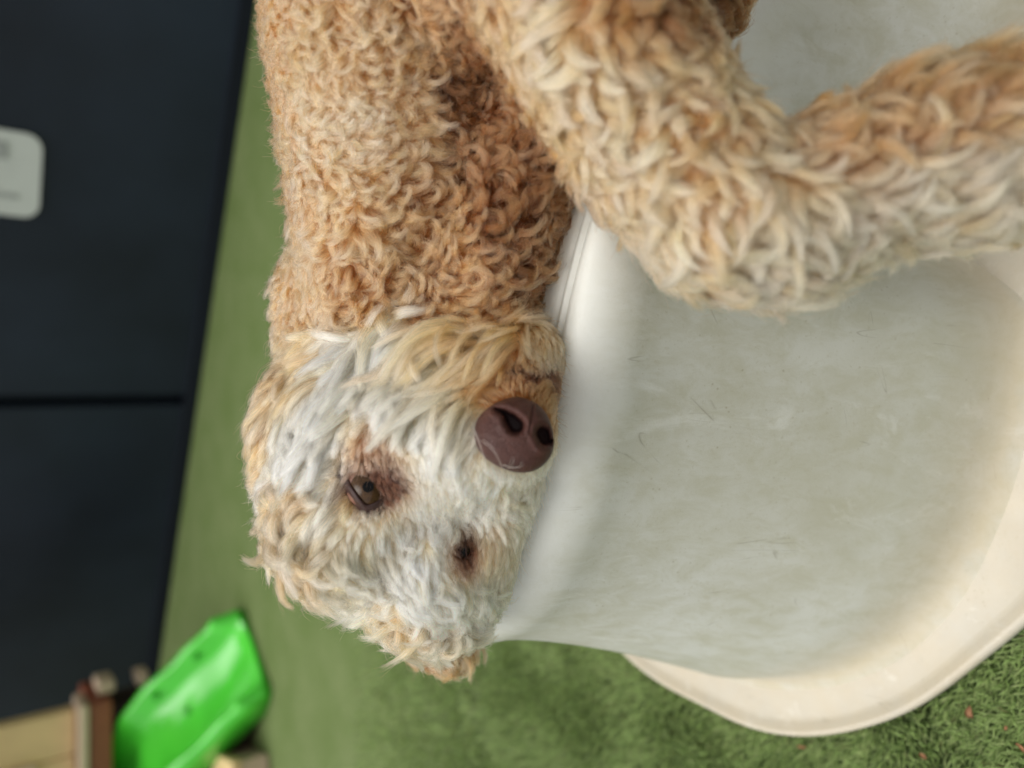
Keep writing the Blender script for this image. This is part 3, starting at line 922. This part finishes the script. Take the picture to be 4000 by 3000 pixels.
    if over is not None:
        mixo = np.clip(.5 + .5 * lownoise(cp_, 60, 9), 0, 1)[:, None]
        ca[:, 11:14] = np.array(over[2]) * mixo + np.array(over[3]) * (1 - mixo)
    kd = KDTree(M)
    for i in range(M): kd.insert(gp[i], i)
    kd.balance()
    idx = np.empty(count, dtype=np.int64)
    jit = cp_ + r_.normal(0, .0012, cp_.shape)
    for i in range(count): idx[i] = kd.find(jit[i])[1]
    o = cp_ - gp[idx]
    cl = clump[idx][:, None] * np.where(r_.random(count) < .26, r_.uniform(.05, .7, count), 1.0)[:, None]
    kk = cl * (1 - np.exp(-3.2 * tt[None, :] ** (1 / np.clip(cpw[idx][:, None], .3, 2)))) + .24 * tt[None, :] ** 3
    lf = np.clip(r_.normal(.88, .15, count), .45, 1.1)
    # resample each guide to the strand's own length
    f = np.clip(tt[None] * lf[:, None], 0, 1) * (npt - 1)
    i0 = np.minimum(f.astype(int), npt - 2); fr = (f - i0)[..., None]
    g_ = Gd[idx]
    ar_ = np.arange(count)[:, None]
    pos = g_[ar_, i0] * (1 - fr) + g_[ar_, i0 + 1] * fr
    pos = pos + o[:, None, :] * (1 - kk)[..., None]
    fz = friz[idx]
    for ax_ in range(3):
        ph, fq, am = r_.uniform(0, 6.28, count), r_.uniform(3, 9, count), r_.normal(0, 1, count) * fz
        pos[:, :, ax_] += (am[:, None] * np.sin(fq[:, None] * tt[None] + ph[:, None]) - (am * np.sin(ph))[:, None]) * tt[None] ** .5
    fly = np.where(r_.random(count) < .014, r_.uniform(.002, .010, count), 0.0)        # loose hairs standing off the coat
    pos += (cnn * fly[:, None])[:, None, :] * (tt[None, :, None] ** 1.4)
    pos[:, 0] = cp_ - cnn * .0005
    # colour: the place's colour, varied by lock and by strand
    lockv = r_.normal(1, .10, M)[idx] * r_.normal(1, .13, count)
    warm = r_.normal(0, .03, M)[idx] + r_.normal(0, .03, count)
    co = ca[:, 11:14] * lockv[:, None] * np.stack([1 + .3 * warm, np.ones(count), 1 - warm * 1.6], 1)
    tint = np.clip(r_.normal(.04, .28, M), 0, .75)[idx][:, None]
    co = co * (1 - tint * np.array([.12, .26, .45]))
    co = np.clip(co, .01, .97)
    hc_ = bpy.data.hair_curves.new(name)
    hc_.add_curves([npt] * count)
    hc_.attributes["position"].data.foreach_set("vector", pos.astype(np.float32).ravel())
    ra = hc_.attributes.get("radius") or hc_.attributes.new("radius", 'FLOAT', 'POINT')
    rad = radius * (1 - .72 * tt[None] ** 1.6) * r_.uniform(.7, 1.25, count)[:, None]
    ra.data.foreach_set("value", rad.astype(np.float32).ravel())
    # undercoat deeper in colour than the ends, with shade between locks painted in
    g_ = np.clip(1.35 - 1.0 * np.clip(tt * 1.35, 0, 1) ** .9, .35, 2.0)[None, :, None]
    cp3 = np.where(co[:, None, :] < 1, co[:, None, :] ** (1 + (.62 + .75 * g_ - 1) * (.30 + .70 * cn[idx])[:, None, None]), co[:, None, :])
    cp3 = cp3 * (1 - np.array([.07, .24, .40]) * np.clip(co[:, None, 2:3] / .6, .5, 1) * np.clip(1 - tt * 1.3, 0, 1)[None, :, None])
    c4 = np.concatenate([cp3, np.ones((count, npt, 1))], 2)
    ca_ = hc_.attributes.new("col", 'FLOAT_COLOR', 'POINT')
    ca_.data.foreach_set("color", c4.astype(np.float32).ravel())
    hc_.materials.append(M_HAIR)
    ob = bpy.data.objects.new(name, hc_)
    COL.objects.link(ob)
    ob.parent = parent
    print(name, "locks", M, "strands", count, "area", round(float((ar * ok).sum()), 4))
    return ob

leg_axis = np.array([dogpt(.34, .56, .50), at(2270, -150, .60), at(2340, 170, .588), at(2560, 520, .573), at(2840, 850, .553), at(3350, 720, .538), at(4050, 550, .54), at(4360, 520, .545)])
def is_leg(P):
    d = np.full(len(P), 9.0)
    for a, b in zip(leg_axis[:-1], leg_axis[1:]):
        ab = b - a
        s_ = np.clip(((P - a) @ ab) / (ab @ ab), 0, 1)
        d = np.minimum(d, np.linalg.norm(P - a - s_[:, None] * ab, axis=1))
    return d < .085 * KS
nose_c = n_c - n_fwd * .004
def bare(P):
    "no fur on the nose leather and in the eye openings"
    q = P - nose_c
    a, b = q @ n_lat, q @ n_up
    nz = ((a / (.0285 * KS)) ** 2 + (b / (.0280 * KS)) ** 2 < 1) & (q @ n_fwd > -.03)
    e1 = np.linalg.norm(P - EC1, axis=1) < .0165 * KS
    e2 = np.linalg.norm(P - EC2, axis=1) < .0058 * KS
    return nz | e1 | e2
def head_zone(P):
    x, y, t = pix(P)
    return (y > 1255) & (P[:, 0] < .085 * KS) & ~is_leg(P)
def k_head(P): return head_zone(P) & ~bare(P)
def k_leg(P): return is_leg(P) & (P[:, 2] > .0)
def k_coat(P): return ~is_leg(P) & ~head_zone(P) & ((P[:, 2] > .472) | (P[:, 0] > .12)) & (P[:, 0] < .45)
if FUR:
    groom("coat", dog_me, dog, 270000, k_coat, seed=21)
    groom("head_fur", dog_me, dog, 280000, k_head, seed=22)
    groom("leg_fur", dog_me, dog, 260000, k_leg, seed=23)
    for (eo, em), sd_, ov in zip(ears, (31, 32), (((-.35, .8), .040, PALE, TANL), ((.35, .9), .030, ORNG, CREAM))):
        groom("ear_fur", em, eo, 40000, lambda P: np.ones(len(P), bool), over=ov, seed=sd_)

# a few long pale hairs falling across the nose
NOSE_BVH = bvh_of(nose.data)
W5 = [[(490, 545), (540, 620), (450, 820), (450, 1050), (500, 1230), (590, 1320)], [(530, 690), (610, 900), (660, 1050), (760, 1160), (850, 1200)],
      [(650, 890), (760, 980), (830, 1100), (870, 1190)], [(400, 700), (440, 860), (540, 1050), (620, 1230)], [(880, 1150), (960, 1170), (990, 1060)],
      [(950, 1195), (1060, 1180), (1080, 1120)], [(180, 950), (150, 1150), (230, 1320), (420, 1420), (620, 1400)], [(300, 500), (220, 760), (160, 1000), (190, 1180)],
      [(700, 1350), (720, 1500), (760, 1640)], [(840, 1330), (880, 1500), (960, 1620)]]
wp, wr = [], []
for k, ln in enumerate(W5):
    base_ = catmull([(1650 + x / 2.765, 1400 + y / 2.765) for x, y in ln], 12, False)
    for q in range(3):
        off = rng.normal(0, 7, 2)
        dd_ = []
        for i, (x, y) in enumerate(base_):
            x, y = x + off[0] * (1 - .6 * i / 11), y + off[1] * (1 - .6 * i / 11)
            ts = [h for h in (hit(x, y)[2], hit(x, y, NOSE_BVH)[2]) if h is not None]
            dd_.append((x, y, min(ts) if ts else .56))
        dt = np.array([d_[2] for d_ in dd_])
        dt = np.minimum.reduce([dt, np.roll(dt, 1), np.roll(dt, -1)])
        lift_ = .0045 * np.sin(np.linspace(.25, 2.7, 12)) + .0015
        for i, (x, y, _) in enumerate(dd_): wp.append(at_depth(x, y, dt[i] - lift_[i]))
        wr.append(.00013 * (1 - .6 * np.linspace(0, 1, 12)))
hw_ = bpy.data.hair_curves.new("whiskers")
hw_.add_curves([12] * (len(wp) // 12))
hw_.attributes["position"].data.foreach_set("vector", np.array(wp, np.float32).ravel())
ra_ = hw_.attributes.get("radius") or hw_.attributes.new("radius", 'FLOAT', 'POINT')
ra_.data.foreach_set("value", np.concatenate(wr).astype(np.float32))
ca2 = hw_.attributes.new("col", 'FLOAT_COLOR', 'POINT')
ca2.data.foreach_set("color", np.tile(np.array([.90, .80, .62, 1], np.float32), len(wp)))
hw_.materials.append(M_HAIR)
ow = bpy.data.objects.new("whiskers", hw_)
COL.objects.link(ow)
ow.parent = dog

# ------------------------------------------------------------------ turf blades near the camera
def inside(poly, P):
    x, y = P[:, 0], P[:, 1]
    res = np.zeros(len(P), bool)
    for (x0, y0), (x1, y1) in zip(poly, np.roll(poly, -1, axis=0)):
        c = ((y0 > y) != (y1 > y)) & (x < (x1 - x0) * (y - y0) / (y1 - y0 + 1e-12) + x0)
        res ^= c
    return res
def turf_blades():
    r_ = np.random.default_rng(3)
    n1, n2 = 170000, 45000
    P = np.vstack([np.column_stack([r_.uniform(-.95, .15, n1), r_.uniform(.05, 1.15, n1)]),
                   np.column_stack([r_.uniform(-1.15, .25, n2), r_.uniform(1.15, 1.75, n2)])])
    far = np.arange(len(P)) >= n1
    ok = ~inside(G, P) & (r_.random(len(P)) < np.clip((1.75 - P[:, 1]) / 1.0, 0, 1))
    P, far = P[ok], far[ok]
    n = len(P)
    # tufts: blades grow in little bundles
    q = np.round(P / .007) * .007 + r_.normal(0, .0012, P.shape)
    P = q
    Lb = r_.uniform(.012, .022, n) * np.where(far, 1.25, 1)
    wd = r_.uniform(.0006, .0011, n) * np.where(far, 1.6, 1)
    az = r_.uniform(0, 6.283, n) * .55 + 1.4 * lownoise(np.column_stack([P, np.zeros(n)]), 30, 77) + 2.2
    e0 = np.radians(r_.uniform(55, 88, n)); e1 = np.radians(r_.uniform(5, 60, n))
    d = np.column_stack([np.cos(az), np.sin(az)])
    sd_ = np.column_stack([-d[:, 1], d[:, 0], r_.normal(0, .5, n)]); sd_ /= np.linalg.norm(sd_, axis=1, keepdims=True)
    K = 4
    c = np.column_stack([P, np.full(n, .001)])
    V = np.zeros((n, K * 2 - 1, 3))
    for k in range(K):
        w_ = wd * (1, 1.05, .85, 0)[k]
        if k < K - 1:
            V[:, 2 * k] = c - sd_ * w_[:, None]; V[:, 2 * k + 1] = c + sd_ * w_[:, None]
        else: V[:, 2 * k] = c
        e = e0 + (e1 - e0) * (k / (K - 1)) ** 1.1
        st = Lb / (K - 1)
        c = c + np.column_stack([d * (np.cos(e) * st)[:, None], np.sin(e) * st])
        c[:, 2] = np.maximum(c[:, 2], .003)
    b = (np.arange(n) * 7)[:, None]
    quads = np.concatenate([b + np.array([[0, 1, 3, 2]]), b + np.array([[2, 3, 5, 4]])], 0)
    tris = b + np.array([[4, 5, 6]])
    me = bpy.data.meshes.new("turf_blades")
    me.vertices.add(n * 7); me.vertices.foreach_set("co", V.astype(np.float32).ravel())
    li = np.concatenate([quads.ravel(), tris.ravel()]).astype(np.int32)
    me.loops.add(len(li)); me.loops.foreach_set("vertex_index", li)
    nq, nt = len(quads), len(tris)
    me.polygons.add(nq + nt)
    me.polygons.foreach_set("loop_start", np.concatenate([np.arange(nq) * 4, nq * 4 + np.arange(nt) * 3]).astype(np.int32))
    me.update(calc_edges=True); me.validate()
    base = np.array([.30, .415, .15])
    k1 = r_.normal(1.06, .28, n)[:, None]
    yel = np.clip(r_.normal(.15, .25, n), 0, 1)[:, None]
    colr = (base * (1 - yel) + np.array([.44, .49, .24]) * yel) * np.clip(k1, .45, 1.6)
    brown = r_.random(n) < .015
    colr[brown] = np.array([.16, .12, .06])
    ca_ = me.attributes.new("col", 'FLOAT_COLOR', 'POINT')
    ca_.data.foreach_set("color", np.repeat(np.hstack([colr, np.ones((n, 1))]), 7, axis=0).astype(np.float32).ravel())
    o = link("turf_blades", me, M_BLADE)
    tag(o, "short green artificial turf blades around the white platform", "artificial turf", kind="stuff")
turf_blades()

# dry bits lying on the turf
for k, (x, y, lab) in enumerate(((3790, 2780, "largest brown dry petal on the turf beside the platform's rim"), (3605, 2952, "small pale brown petal on the turf, second from the picture's corner"),
                                 (3930, 2845, "tiny reddish petal lying on the turf close to the platform's rim"), (3990, 2920, "reddish brown petal on the turf at the picture's corner"),
                                 (3130, 2915, "blurred red brown petal on the turf, farthest from the corner"))):
    p = atz(x, y, .017)
    bm = bmesh.new()
    s_ = (.0068, .0045, .0032, .0055, .005)[k]
    rows_ = []
    for i in range(6):
        a = i / 5
        hw = s_ * .62 * math.sin(math.pi * min(.97, .12 + a * .85))
        rows_.append([bm.verts.new((s_ * (a * 2 - 1), hw * b, s_ * (.35 * b * b + .3 * math.sin(a * 4 + k)))) for b in (-1, -.5, 0, .5, 1)])
    for i in range(5):
        for j in range(4): bm.faces.new((rows_[i][j], rows_[i + 1][j], rows_[i + 1][j + 1], rows_[i][j + 1]))
    bmesh.ops.solidify(bm, geom=bm.faces[:], thickness=.0006)
    o = from_bm("dry_petal", bm, M_LEAF)
    o.location = p; o.rotation_euler = (.2 * k, -.3 + .2 * k, k * 1.3)
    tag(o, lab, "petal", "dry petals fallen on the turf")
